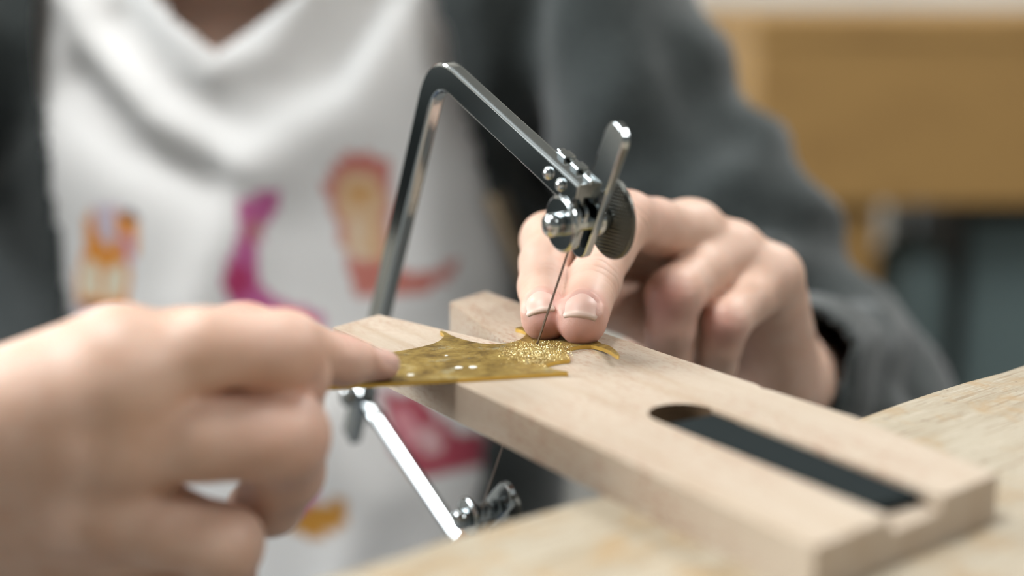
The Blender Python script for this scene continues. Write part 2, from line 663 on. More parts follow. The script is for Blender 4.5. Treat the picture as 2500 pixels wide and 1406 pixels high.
# ------------------------------------------------------------------ brass sheet
ZS = ZT + 1.05
bo = [(640, 953), (790, 943.5), (1000, 931.5), (1200, 919.5), (1370, 909), (1384, 911), (1386, 907), (1372, 904.5), (1352, 901), (1338, 896), (1333, 890),
      (1345, 885), (1368, 880), (1391, 877), (1390, 870), (1384, 863), (1382, 856), (1387, 850), (1400, 846.5), (1420, 844), (1442, 843),
      (1465, 847), (1488, 856), (1507, 868), (1512, 865), (1502, 854), (1486, 843), (1468, 838), (1452, 828), (1415, 814), (1360, 806), (1310, 800), (1287, 796), (1272, 796.5), (1258, 801),
      (1272, 805), (1284, 812), (1278, 823), (1258, 833), (1225, 839), (1185, 839), (1140, 831), (1105, 820), (1084, 808), (1074, 808.5), (1083, 816), (1081, 825), (1062, 837),
      (1030, 846), (990, 854), (950, 860), (900, 865), (780, 880), (640, 900)]
def lift(px, py):
    return max(0, (px - 1440) / 70.0) ** 1.5 * 1.6
bp = spline([A(x, y, 0) for x, y in bo], 3, True)
top = [pz(p[0], p[1], ZS + lift(p[0], p[1])) for p in bp]
from mathutils.geometry import delaunay_2d_cdt
_pts = [Vector((p[0], p[1])) for p in top]
_pt2 = np.array([[p[0], p[1]] for p in top])
def _inside(x, y):
    ins = False
    j = len(_pt2) - 1
    for i in range(len(_pt2)):
        if (_pt2[i, 1] > y) != (_pt2[j, 1] > y) and x < (_pt2[j, 0] - _pt2[i, 0]) * (y - _pt2[i, 1]) / (_pt2[j, 1] - _pt2[i, 1]) + _pt2[i, 0]:
            ins = not ins
        j = i
    return ins
_nb = len(_pts)
for x in np.arange(_pt2[:, 0].min(), _pt2[:, 0].max(), 2.2):
    for y in np.arange(_pt2[:, 1].min(), _pt2[:, 1].max(), 2.2):
        if _inside(x, y) and np.min(np.hypot(_pt2[:, 0] - x, _pt2[:, 1] - y)) > 1.0:
            _pts.append(Vector((x, y)))
_r = delaunay_2d_cdt(_pts, [(i, (i + 1) % _nb) for i in range(_nb)], [], 1, 1e-4)
tri = [list(t) for t in _r[2]]
def _zat(x, y):
    d = y * CS - ZS * SN
    return ZS + lift(1250 + x / d * FPX, 0) + 0
top = [A(p[0], p[1], _zat(p[0], p[1])) for p in _r[0]]
_cnt = {}
for t in tri:
    for i in range(3):
        e = (t[i], t[(i + 1) % 3])
        _cnt[e] = 1
rim = [e for e in _cnt if (e[1], e[0]) not in _cnt]
n_ = len(top)
v_ = [tuple(p) for p in top] + [(p[0], p[1], p[2] - 1.0) for p in top]
f_ = tri + [[t[0] + n_, t[2] + n_, t[1] + n_] for t in tri]
f_ += [[e[1], e[0], e[0] + n_, e[1] + n_] for e in rim]
M['brass'] = mat('scuffed_brass', (.5, .35, .1), .42, .6)
_t = NT(M['brass'])
_p = _t.obj()
_n1 = _t.noise(_p, 150, 6, .74, .4)
_n2 = _t.noise(_t.n('ShaderNodeMapping', {'Vector': _p, 'Rotation': (0, 0, -.5), 'Scale': (1, 5, 1)}).outputs[0], 240, 4, .7)
_c = _t.ramp(_n1.outputs['Fac'], [(.34, (.15, .09, .018)), (.46, (.33, .215, .048)), (.58, (.43, .30, .08)), (.70, (.58, .45, .2))])
_c = _t.mix(_t.ramp(_n2.outputs['Fac'], [(.52, G3(0)), (.64, G3(.75))]), _c, (.16, .10, .025))
_n3 = _t.noise(_t.n('ShaderNodeMapping', {'Vector': _p, 'Location': (.3, .1, 0)}).outputs[0], 160, 4, .75)
_c = _t.mix(_t.ramp(_n3.outputs['Fac'], [(.57, G3(0)), (.68, G3(.42))]), _c, (.48, .48, .33))
_t.link(_c, 'Base Color')
_t.link(_t.math('MULTIPLY_ADD', _n3.outputs['Fac'], .3, .28), 'Roughness')
_t.bump(_t.noise(_p, 2600, 1).outputs['Fac'], .16, .0002)
brass = mk('brass_sheet', fixn((v_, f_)), M['brass'], None, autosmooth=.18)
M['brass_cut'] = mat('sawn_brass_edge', (.66, .44, .10), .35, .7)
brass.data.materials.append(M['brass_cut'])
for f_ in brass.data.polygons:               # freshly sawn edge
    if abs(f_.normal.z) < .5:
        f_.material_index = 1
tag(brass, 'thin scuffed brass sheet with a sawn scalloped outline held under the fingertips', 'brass sheet')
# specks of old tape and solder flux on the sheet, tape under its front edge
M['tape'] = mat('milky_tape', (.75, .74, .66), .4)
for (x, y, a, b) in ((1120, 897, 2.0, .9), (1155, 896, 2.1, 1.0), (1003, 915, 1.7, .8), (1090, 868, .9, .6)):
    c = pz(x, y, ZS)
    mk('flux_speck', lathe(c - A(0, 0, .05), A(0, 0, 1), [(a * .55, 0), (a * .5, .12), (a * .3, .2)], 12), M['tape'], brass, smooth=True)
q = [pz(x, y, ZS - 1.02) for x, y in ((805, 945), (985, 934), (975, 944), (960, 943), (955, 938), (900, 942), (850, 950), (810, 952))]
mk('tape_scrap', join(([tuple(p) for p in q] + [tuple(p - A(0, 0, .12)) for p in q],
                       [list(range(8)), list(range(8, 16))[::-1]] + [[i, (i + 1) % 8, (i + 1) % 8 + 8, i + 8] for i in range(8)])), M['tape'], brass)
# filings thrown up by the blade
M['filings'] = mat('bright_brass_dust', (.78, .66, .36), .3, 1.0)
fv, ff = [], []
blade_hit = pz(1303, 848, ZS)
k = 0
while k < 5200:
    px_, py_ = 1315 + rng.normal() * 42, 858 + rng.normal() * 14
    if not (1215 < px_ < 1400 and 832 < py_ < 897): continue
    if px_ > 1335 and py_ > 880: continue
    c = pz(px_, py_, ZS + .08)
    s = rng.uniform(.045, .12)
    d = rng.normal(size=(4, 3)) * s
    n0 = len(fv)
    fv += [tuple(c + q + A(0, 0, .05)) for q in d]
    ff += [[n0, n0 + 1, n0 + 2], [n0, n0 + 2, n0 + 3], [n0, n0 + 3, n0 + 1], [n0 + 1, n0 + 3, n0 + 2]]
    k += 1
fo = mk('brass_filings', (fv, ff), M['filings'])
tag(fo, 'glittering brass dust scattered around the saw blade', 'brass dust', kind='stuff')

# ================================================================== jeweller's saw
def cv(X, Y, Z):
    return A(X, Z * CS + Y * SN, -Z * SN + Y * CS)
M['chrome'] = mat('bright_nickel', (.42, .45, .46), .11, 1.0)
M['steel'] = mat('dark_blade_steel', (.16, .12, .10), .35, .9)
M['knurl'] = mat('knurled_steel', (.11, .11, .10), .35, .9)
bt, bb = pd(1392, 600, 366), pd(1180, 1230, 431)           # blade ends
b_ = nrm(bt - bb)
K = pd(1071, 158, 420)                                       # corner of the frame
E_ = pd(1424, 484, 360)
a_ = nrm(E_ - K)
n_ax = nrm(np.cross(b_, a_))
if n_ax[0] < 0: n_ax = -n_ax                                 # points to the right and away
saw = empty('jewelers_saw', pd(1150, 1255, 432) - b_ * 130)
tag(saw, 'bright metal jewelers saw with its thin blade passing down through the brass sheet', 'saw')
S_end = K - b_ * 162
prof = [(-2.3, -3.5), (-1.6, -4.2), (1.6, -4.2), (2.3, -3.5), (2.3, 3.5), (1.6, 4.2), (-1.6, 4.2), (-2.3, 3.5)]
fil = 13.0
p0, p2 = K - b_ * fil, K + a_ * fil
path = [S_end] + [S_end + (p0 - S_end) * t for t in (.3, .6, .9)]
for t in np.linspace(0, 1, 14):
    path.append(p0 * (1 - t) ** 2 + K * 2 * t * (1 - t) + p2 * t * t)
path += [p2 + (E_ - p2) * t for t in (.2, .6, 1)]
mk('frame', sweep(path, n_ax, prof), M['chrome'], saw, autosmooth=.25)
def flatplate(c, u, w, nn, hu0, hu1, hw, hn, round0=True, round1=True):
    """plate with rounded ends: u long axis, w width axis, nn thickness axis"""
    o = []
    if round1:
        for t in np.linspace(-math.pi / 2, math.pi / 2, 9):
            o.append((hu1 - hw + hw * math.cos(t), hw * math.sin(t)))
    else:
        o += [(hu1, -hw), (hu1, hw)]
    if round0:
        for t in np.linspace(math.pi / 2, 3 * math.pi / 2, 9):
            o.append((hu0 + hw + hw * math.cos(t), hw * math.sin(t)))
    else:
        o += [(hu0, hw), (hu0, -hw)]
    m = len(o)
    v = [c + u * p + w * q - nn * hn for p, q in o] + [c + u * p + w * q + nn * hn for p, q in o]
    f = [list(range(m))[::-1], list(range(m, 2 * m))] + [[i, (i + 1) % m, (i + 1) % m + m, i + m] for i in range(m)]
    return fixn((v, f))
def knurled(c, ax, r, th):
    """disc with a diamond knurled face"""
    a, b = perp(ax)
    out = [lathe(c, ax, [(r - .5, -th / 2), (r, -th / 2 + .4), (r, th / 2 - .4), (r - .5, th / 2)], 40)]
    st = 1.05
    v, f = [], []
    N = int(r / st) + 1
    for i in range(-N, N + 1):
        for j in range(-N, N + 1):
            x, y = (i + (j % 2) * .5) * st, j * st * .9
            if x * x + y * y > (r - .9) ** 2: continue
            p = c - ax * (th / 2 - .02)
            k0 = len(v)
            h = st * .46
            v += [p + a * (x + h) + b * y, p + a * x + b * (y + h), p + a * (x - h) + b * y, p + a * x + b * (y - h), p + a * x + b * y - ax * .38]
            f += [[k0, k0 + 1, k0 + 4], [k0 + 1, k0 + 2, k0 + 4], [k0 + 2, k0 + 3, k0 + 4], [k0 + 3, k0, k0 + 4]]
    out.append((v, f))
    return join(*out)
def clamp(c, lever_u, lever0, lever1, rl, rr):
    lw = nrm(np.cross(n_ax, lever_u))
    lu = nrm(np.cross(lw, n_ax))
    d1 = mk('clamp_disc', lathe(c - n_ax * 4.9, n_ax, [(rl - .6, -.8), (rl, -.3), (rl, .4), (rl - .5, .8)], 40), M['chrome'], saw, smooth=False, autosmooth=.2)
    mk('screw_head', lathe(c - n_ax * 5.5, -n_ax, [(3.1, 0), (3.1, 2.9), (2.8, 3.7), (1.9, 4.2), (.1, 4.4)], 28), M['chrome'], saw, smooth=True)
    mk('clamp_screw', lathe(c, n_ax, [(2.6, -6.5), (2.6, 11.5)], 20), M['chrome'], saw, smooth=False)
    mk('jaw_plate', flatplate(c - n_ax * 1.9, b_, a_, n_ax, -9.5, 5, 2.6, .55), M['chrome'], saw)
    mk('jaw_plate', flatplate(c + n_ax * .4, b_, a_, n_ax, -9.0, 5, 2.2, .55), M['chrome'], saw)
    mk('lever', flatplate(c + n_ax * 3.4, lu, lw, n_ax, lever0, lever1, 4.1, 1.1), M['chrome'], saw, autosmooth=.35)
    mk('spacer', lathe(c + n_ax * 4.6, n_ax, [(3.9, 0), (4.3, .7), (4.3, 2.6), (3.2, 3.9)], 24), M['chrome'], saw, smooth=True)
    kd = mk('knurled_disc', knurled(c + n_ax * 10.0, n_ax, rr, 1.5), M['knurl'], saw)
CT = pd(1411, 541, 362)
clamp(CT, b_, -11.5, 30, 7.4, 11.0)
CB = pd(1178, 1254, 437)
clamp(CB, nrm(cv(.88, .42, -.12)), -8, 17, 6.5, 6.0)
for (x, y) in ((1313, 408), (1376, 470)):
    d0 = pd(x, y, 366)
    s = np.dot(d0 - K, a_)
    c = K + a_ * s + b_ * 0.2 - n_ax * 2.3
    mk('rivet', dome(c, -n_ax, 1.8, 1.5, 20), M['chrome'], saw, smooth=True)
    mk('rivet', dome(c + n_ax * 6.0, n_ax, 1.9, 1.5, 20), M['chrome'], saw, smooth=True)
ps = np.dot(E_ - K, a_)
mk('spring_plate', obox(K + a_ * (ps - 9) + n_ax * 3.2 + b_ * 1.2, (a_, b_, n_ax), (10.5, 3.6, 1.0)), M['chrome'], saw, autosmooth=.3)
for s in (-2, -8.5, -15):
    mk('clamp_ridge', obox(K + a_ * (ps + s) + n_ax * 2.4 + b_ * 4.6, (a_, b_, n_ax), (1.9, .9, 1.7)), M['chrome'], saw, autosmooth=.3)
# lower arm with its sliding collar
Cc = K - b_ * 140.5
arm_u = nrm(pd(1140, 1345, 459) - Cc)
la = 92
_mid = Cc + arm_u * 50
_fn = nrm(nrm(-_mid) + nrm(A(PANELS[0][0], PANELS[0][1], ZC) - _mid))
_fs = nrm(np.cross(arm_u, _fn))
mk('lower_arm', sweep([Cc, Cc + arm_u * la], _fs, [(-2.5, -1.2), (-1.9, -2.0), (-.85, -2.5), (.85, -2.5), (1.9, -2.0), (2.5, -1.2), (2.5, 1.2), (1.9, 2.0), (.85, 2.5), (-.85, 2.5), (-1.9, 2.0), (-2.5, 1.2)]), M['chrome'], saw)
mk('arm_neck', tube([Cc + arm_u * 11, Cc + arm_u * 14.5], [3.2, 3.2], 20), M['chrome'], saw, autosmooth=.8)
mk('collar', obox(Cc, (n_ax, b_, nrm(np.cross(n_ax, b_))), (3.6, 6.0, 5.2)), M['chrome'], saw, autosmooth=.7)
mk('collar_screw', lathe(Cc - n_ax * 3.4, -n_ax, [(3.2, 0), (3.2, 3), (2.6, 4)], 20), M['chrome'], saw, autosmooth=.3)
mk('blade', sweep([bt + b_ * 6, bb - b_ * 4], n_ax, [(-.14, -.30), (.14, -.30), (.14, .30), (-.14, .30)]), M['steel'], saw)
M['handle'] = mat('varnished_handle', (.30, .13, .05), .3)
mk('handle', lathe(CB - b_ * 6, -b_, [(3, 0), (4.5, 2), (5, 12), (8, 22), (11, 45), (13, 80), (12, 100), (7, 112), (1, 115)], 28), M['handle'], saw, smooth=True)

# ================================================================== the person
XC = -140.0
def skin_mat():
    m = mat('skin', (.74, .47, .36), .48)
    b = m.node_tree.nodes['Principled BSDF']
    b.subsurface_method = 'BURLEY'
    b.inputs['Subsurface Weight'].default_value = .35
    b.inputs['Subsurface Radius'].default_value = (1.0, .36, .2)
    b.inputs['Subsurface Scale'].default_value = .004
    t = NT(m)
    red = t.n('ShaderNodeAttribute', attribute_name='red').outputs['Fac']
    al = t.n('ShaderNodeAttribute', attribute_name='along').outputs['Fac']
    wm = t.n('ShaderNodeAttribute', attribute_name='wrinkle').outputs['Fac']
    p = t.obj()
    n1 = t.noise(p, 120, 1, .6)
    c = t.mix(t.ramp(n1.outputs['Fac'], [(.35, G3(0)), (.65, G3(1))]), (.625, .408, .306), (.665, .46, .36))
    c = t.mix(t.math('MULTIPLY', red, .75, clamp=True), c, (.60, .24, .21))
    t.link(c, 'Base Color')
    nd = t.noise(p, 900, 1, .6)
    cells = t.n('ShaderNodeTexVoronoi', {'Vector': p, 'Scale': 1500.0}, feature='DISTANCE_TO_EDGE')
    wob = t.math('MULTIPLY_ADD', t.noise(p, 260, 0).outputs['Fac'], 2.4, al)
    cr = t.math('ABSOLUTE', t.math('SINE', t.math('MULTIPLY', wob, 1.25)))
    cr = t.math('POWER', cr, .35)
    hgt = t.math('MULTIPLY_ADD', t.math('SUBTRACT', cr, 1.0), t.math('MULTIPLY', wm, 2.2), 0.0)
    hgt = t.math('ADD', hgt, t.math('MULTIPLY', nd.outputs['Fac'], .12))
    hgt = t.math('MULTIPLY_ADD', cells.outputs['Distance'], .10, hgt)
    t.bump(hgt, .6, .0006)
    return m
M['skin'] = skin_mat()
M['nail'] = mat('fingernail', (.80, .53, .46), .38, 0, .35)
_t = NT(M['nail'])
_a = _t.n('ShaderNodeAttribute', attribute_name='free').outputs['Fac']
_t.link(_t.mix(_a, (.66, .435, .365), (.70, .54, .46)), 'Base Color')
_t.b.inputs['Subsurface Weight'].default_value = .2
_t.b.inputs['Subsurface Radius'].default_value = (1, .4, .3)
_t.b.inputs['Subsurface Scale'].default_value = .002
_t.b.inputs['Coat Weight'].default_value = .0
_t.b.inputs['Coat Roughness'].default_value = .12

def chainpts(L):
    return [(pd(x, y, d), r) for (x, y, d, r) in L]

def finger_field(L, dors=None, flat=.84):
    """L from knuckle to tip"""
    F = Field()
    C = chainpts(L)
    for i in range(len(C) - 1):
        sq = (dors, flat) if (dors is not None and i == len(C) - 2) else None
        F.cone(C[i][0], C[i + 1][0], C[i][1], C[i + 1][1], 2.6, sq)
    return F, C

class Nail: pass
def nail_frame(C, v):
    """frame on the last bone of a finger chain"""
    tip, dip = C[-1][0], C[-2][0]
    t = nrm(tip - dip)
    n = nrm(np.asarray(v) - t * np.dot(v, t))
    return tip, t, n, nrm(np.cross(t, n))

def surf_r(F, c, d):
    r = np.full(len(c), 5.0)
    lo, hi = np.full(len(c), .5), np.full(len(c), 16.0)
    for _ in range(22):
        m = (lo + hi) / 2
        f = F(c + d * m[:, None])
        lo = np.where(f < 0, m, lo); hi = np.where(f < 0, hi, m)
    return (lo + hi) / 2

def nail_grid(F, C, v, back, front, half, shift=0.0):
    """rows along the nail from 'back' (mm behind the tip centre) to 'front'; half width in mm"""
    tip, t, n, s = nail_frame(C, v)
    NU, NV = 13, 13
    P = []
    for j in range(NV):
        w = j / (NV - 1)
        x = -back + (front + back) * w
        wid = half * (1 - .50 * max(0, (.30 - w) / .30) ** 2) * (1 - .16 * max(0, (w - .8) / .2) ** 2)
        for i in range(NU):
            u = -1 + 2 * i / (NU - 1)
            xx = x - .9 * u * u * max(0, w - .5) * 1.6 + 1.1 * u * u * max(0, .5 - w) * 2
            P.append((tip + t * xx + s * (wid * u + shift), n, w, u, xx))
    c = np.array([p[0] for p in P]); d = np.array([p[1] for p in P])
    w = np.array([p[2] for p in P]); u = np.array([p[3] for p in P]); xx = np.array([p[4] for p in P])
    r = surf_r(F, c, d)
    # past the middle the plate runs straight on over the pulp
    ref = surf_r(F, c - t * (xx - np.minimum(xx, 1.2))[:, None], d)
    r = np.where(xx > 1.2, np.maximum(r, ref - .55 * (xx - 1.2)), r)
    return c, d, r, w, u, NU, NV

def add_folds(F, C, v, back, front, half, shift=0.0, rr=1.0):
    """a soft roll of skin round the back and the sides of the nail"""
    c, d, r, w, u, NU, NV = nail_grid(F, C, v, back, front, half, shift)
    S = c + d * (r - .3)[:, None]
    S = S.reshape(NV, NU, 3)
    loop = [S[j, 0] for j in range(NV - 2, 0, -2)] + [S[0, i] for i in range(0, NU, 2)] + [S[j, NU - 1] for j in range(1, NV - 1, 2)]
    for a, b in zip(loop[:-1], loop[1:]):
        F.cone(a, b, rr, rr, 1.4)

def make_nail(F, C, v, back, front, half, shift, parent, name='fingernail'):
    c, d, r, w, u, NU, NV = nail_grid(F, C, v, back, front, half, shift)
    lift = np.where(w < .1, .02, .10) + .12 * np.clip(1 - u * u, 0, 1)
    R = r
    top = c + d * (R + lift)[:, None]
    bot = c + d * (r - 1.1)[:, None]
    V = np.concatenate([top, bot])
    f = []
    m = NU * NV
    for j in range(NV - 1):
        for i in range(NU - 1):
            q = [j * NU + i, j * NU + i + 1, (j + 1) * NU + i + 1, (j + 1) * NU + i]
            f.append(q); f.append([k + m for k in q[::-1]])
    rim = [i for i in range(NU)] + [j * NU + NU - 1 for j in range(1, NV)] + [(NV - 1) * NU + i for i in range(NU - 2, -1, -1)] + [j * NU for j in range(NV - 2, 0, -1)]
    for a, b in zip(rim, rim[1:] + rim[:1]):
        f.append([a, b, b + m, a + m])
    free = np.clip((w - .88) / .05, 0, 1)
    V, f = V.tolist(), f
    o = mk(name, fixn((V, f)), M['nail'], parent, smooth=True, attrs={'free': ('FLOAT', np.concatenate([free, free]))})
    return o

def hand_mesh(fingers, palm, h, kb=6.0):
    lo = np.min([f.bounds()[0] for f in fingers + [palm]], axis=0)
    hi = np.max([f.bounds()[1] for f in fingers + [palm]], axis=0)
    g = mkgrid(lo, hi, h)
    pg = palm.grid(g)
    tot = pg.copy()
    for f in fingers:
        tot = smin(tot, smin(pg, f.grid(g), kb), .7)
    V, Q = nets(tot, g[0], h)
    return relax(V, Q, 2, .5), Q

def skin_attrs(V, reds, joints):
    red = np.zeros(len(V)); al = np.zeros(len(V)); wm = np.zeros(len(V))
    for c, rad, w in reds:
        red += w * np.exp(-(np.linalg.norm(V - c, axis=1) / rad) ** 2)
    for c, ax, dr, rad, w in joints:
        q = V - c
        m = w * np.exp(-(np.linalg.norm(q, axis=1) / rad) ** 2) * np.clip((q @ dr) / rad * 1.6, 0, 1)
        b = m > wm
        al[b] = (q @ ax)[b]; wm[b] = m[b]
    return red, al, wm

tocam = lambda p: nrm(-np.asarray(p))

# ---- left hand of the person (right in the picture): two fingers press the brass, two are curled
fa_index = [(1560, 590, 470, 10.0), (1440, 575, 455, 8.6), (1338, 585, 438, 8.3), (1332, 645, 424, 7.6), (1330, 700, 413, 7.5), (1330, 776, 396, 6.7)]
fa_mid = [(1685, 580, 470, 10.6), (1600, 555, 452, 9.0), (1530, 538, 436, 8.9), (1482, 615, 422, 7.6), (1450, 688, 411, 7.5), (1421, 784, 391.5, 6.9)]
fa_ring = [(1785, 630, 474, 10.3), (1712, 665, 460, 8.8), (1645, 722, 446, 9.0), (1636, 800, 448, 7.6), (1632, 866, 455, 7.3), (1640, 930, 470, 6.6)]
fa_pink = [(1880, 680, 474, 9.4), (1830, 730, 463, 7.7), (1772, 788, 453, 7.5), (1758, 845, 456, 6.5), (1750, 890, 462, 6.3), (1752, 950, 476, 5.6)]
fa_thumb = [(1800, 860, 520, 13.0), (1650, 800, 492, 11.5), (1510, 735, 466, 9.8), (1400, 715, 446, 8.6)]
va = A(0, -1, .25)
FA, CA = {}, {}
for nm, L in (('index', fa_index), ('mid', fa_mid), ('ring', fa_ring), ('pink', fa_pink), ('thumb', fa_thumb)):
    FA[nm], CA[nm] = finger_field(L, tocam(pd(*L[-1][:3])) if nm in ('index', 'mid') else None)
NA = {'index': (tocam(CA['index'][-1][0]) + A(-.14, 0, .0), 5.0, 4.2, 4.6, .0), 'mid': (tocam(CA['mid'][-1][0]) + A(-.16, 0, .0), 4.7, 4.5, 5.0, .0)}
FA0 = {k: None for k in NA}
for k_, (v, bk, fr, hf, sh) in NA.items():
    import copy
    FA0[k_] = copy.deepcopy(FA[k_])
    add_folds(FA[k_], CA[k_], v, bk + .3, fr - .8, hf + .35, sh, .6)
palmA = Field()
wrA = [pd(1885, 870, 545), pd(1895, 900, 538), pd(1900, 930, 528), pd(1905, 955, 516)]
for L, wpt, r0, r1 in ((fa_index, wrA[0], 10.2, 14), (fa_mid, wrA[1], 10.6, 15), (fa_ring, wrA[2], 10.3, 15), (fa_pink, wrA[3], 9.6, 14)):
    palmA.cone(pd(*L[0][:3]), wpt, r0, r1, 7)
palmA.cone(pd(1885, 745, 482), pd(1900, 930, 505), 11.0, 15, 6)
palmA.cone(pd(1590, 640, 512), pd(1620, 820, 512), 12, 14, 6)
palmA.cone(pd(1690, 790, 500), pd(1860, 930, 530), 11, 14, 6)
for L in (fa_mid, fa_ring, fa_pink):
    palmA.ball(pd(L[0][0], L[0][1] - 8, L[0][2]), L[0][3] + .3, 4)
elbowL = A(160, 645, -205)
wcL = (wrA[1] + wrA[2]) / 2
palmA.cone(wcL, wcL + (elbowL - wcL) * .55, 21, 25, 10, (A(.3, .2, 1), .8))
VA, QA = hand_mesh(list(FA.values()), palmA, .85)

# ---- right hand of the person (left in the picture): forefinger presses the sheet, the rest is a loose fist
fb_index = [(285, 878, 302, 9.8), (450, 856, 312, 9.2), (600, 836, 323, 8.8), (730, 856, 336, 7.3), (838, 880, 345, 6.3), (932, 892, 353.5, 4.6)]
fb_mid = [(300, 925, 300, 11.0), (500, 850, 302, 8.4), (698, 852, 307, 8.4), (718, 915, 320, 7.8), (705, 985, 330, 7.6), (640, 1010, 334, 6.8)]
fb_ring = [(290, 1072, 305, 11.2), (490, 1062, 306, 9.9), (690, 1064, 309, 10.1), (696, 1150, 320, 8.7), (660, 1225, 327, 7.7), (620, 1240, 338, 6.7)]
fb_pink = [(250, 1232, 311, 10.8), (400, 1284, 310, 9.1), (545, 1328, 310, 8.6), (540, 1396, 318, 7.5), (500, 1450, 326, 6.9), (430, 1470, 334, 6.2)]
fb_thumb = [(60, 1050, 335, 13.0), (300, 1010, 345, 11), (470, 1010, 342, 9.0), (600, 1050, 338, 7.5)]
FB, CB_ = {}, {}
for nm, L in (('index', fb_index), ('mid', fb_mid), ('ring', fb_ring), ('pink', fb_pink), ('thumb', fb_thumb)):
    FB[nm], CB_[nm] = finger_field(L, A(.1, .2, 1) if nm == 'index' else None, .86)
NB = (A(.10, -.75, 1.0), 7.0, 3.2, 3.7, 0.0)
FB0 = copy.deepcopy(FB['index'])
add_folds(FB['index'], CB_['index'], NB[0], NB[1] + .3, NB[2] - .6, NB[3] + .3, NB[4], .5)
palmB = Field()
wrB = [pd(-360, 1165, 318), pd(-370, 1200, 322), pd(-370, 1280, 326), pd(-350, 1350, 330)]
for L, wpt, r0, r1 in ((fb_index, wrB[0], 10.4, 15), (fb_mid, wrB[1], 11, 16), (fb_ring, wrB[2], 11, 16), (fb_pink, wrB[3], 10.4, 15)):
    palmB.cone(pd(*L[0][:3]), wpt, r0, r1, 9)
palmB.cone(pd(330, 1385, 322), pd(-330, 1420, 335), 11, 17, 8)
palmB.cone(pd(200, 960, 325), pd(-300, 1180, 330), 13, 18, 8)
for L in (fb_index, fb_mid, fb_ring, fb_pink):
    palmB.ball(pd(L[0][0] + 10, L[0][1], L[0][2] - 1.0), L[0][3] + .2, 5)
elbowR = A(-350, 510, -190)
wcR = (wrB[1] + wrB[2]) / 2
palmB.cone(wcR, wcR + (elbowR - wcR) * .5, 25, 32, 10, (A(.2, -.6, .3), .8))
VB, QB = hand_mesh(list(FB.values()), palmB, 1.1, 4)

# ---- head, neck, trunk, arms (mostly under clothes or above the frame)
SQ = (A(0, 1, 0), .66)
shL, shR = A(38, 745, -12), A(-305, 765, 5)
body = Field()
body.cone(A(XC, 785, -340), A(XC, 790, -270), 130, 132, 20, SQ)
body.cone(A(XC, 790, -270), A(XC, 862, -95), 130, 142, 20, SQ)
body.cone(A(XC - 110, 805, 15), A(XC + 120, 795, 15), 38, 38, 30)
body.cone(A(XC, 835, 40), A(XC - 20, 735, 170), 54, 52, 25)
HC = A(XC - 25, 690, 258)
body.ball(HC + A(0, 15, 25), 84, 20, (A(1, 0, 0), .86))
body.cone(HC + A(0, -40, -30), HC + A(0, -52, -62), 48, 30, 25)
body.cone(HC + A(0, -82, 0), HC + A(0, -97, -22), 7, 10, 10)
for s in (-1, 1):
    body.cone(HC + A(s * 76, 15, 5), HC + A(s * 72, 10, -25), 10, 7, 6)
    body.ball(HC + A(s * 30, -82, 8), 10, 8, None, 'sub')
    body.ball(HC + A(s * 30, -68, 8), 11, 2)
body.cone(HC + A(-18, -88, -52), HC + A(18, -88, -52), 4, 4, 6)
for sh, el, wr in ((shL, elbowL, wcL), (shR, elbowR, wcR)):
    body.cone(sh, el, 34, 26, 25)
    body.cone(el, el + (wr - el) * .55, 27, 25, 10)
lo, hi = body.bounds()
gb = mkgrid(lo, hi, 6.0)
VK, QK = nets(body.grid(gb), gb[0], 6.0)
VK = relax(VK, QK, 2)

reds = []
for C in (CA['index'], CA['mid']):
    reds += [(C[-1][0] + A(0, -3, -4), 7.5, .75), (C[-2][0], 9, .25)]
    reds.append((C[-1][0] * .62 + C[-2][0] * .38 + tocam(C[-1][0]) * 7, 5.5, 1.0))
reds += [(pd(1622, 735, 437), 9, .8), (pd(1760, 800, 446), 8, .7), (pd(1545, 800, 440), 14, .4), (pd(1560, 520, 440), 13, .25)]
reds += [(CB_['index'][-2][0] + A(0, 0, 6), 6, .5), (CB_['index'][-1][0], 8, .5), (CB_['index'][2][0] + A(0, 0, 9), 9, .5)]
reds += [(CB_['ring'][2][0], 13, .25), (CB_['mid'][2][0], 13, .2)]
joints = []
for C, js in ((CA['index'], ((4, 7, .8), (2, 8, .5))), (CA['mid'], ((4, 7.5, 1.0), (2, 9, .6))), (CA['ring'], ((2, 8, .35),)), (CA['pink'], ((2, 7, .35),))):
    for j, rad, w in js:
        ax = nrm(C[j + 1][0] - C[j][0])
        joints.append((C[j][0], ax, tocam(C[j][0]), rad, w))
for j, rad, w in ((4, 6.5, .9), (2, 9, .9)):
    C = CB_['index']
    joints.append((C[j][0], nrm(C[j + 1][0] - C[j][0]), A(0, .2, 1), rad, w))
nA, nB = len(VA), len(VB)
Vp = np.concatenate([VA, VB, VK])
Qp = np.concatenate([QA, QB + nA, QK + nA + nB])
red, al, wm = skin_attrs(Vp, reds, joints)
person = mk('person', (Vp, Qp), M['skin'], None, smooth=True, at=A(XC, 800, -545),
            attrs={'red': ('FLOAT', red), 'along': ('FLOAT', al), 'wrinkle': ('FLOAT', wm)})
tag(person, 'person in a white printed t-shirt and open grey jacket pressing down a brass sheet', 'person')
for k_, (v, bk, fr, hf, sh) in NA.items():
    make_nail(FA0[k_], CA[k_], v, bk, fr, hf, sh, person)
make_nail(FB0, CB_['index'], *NB, person)

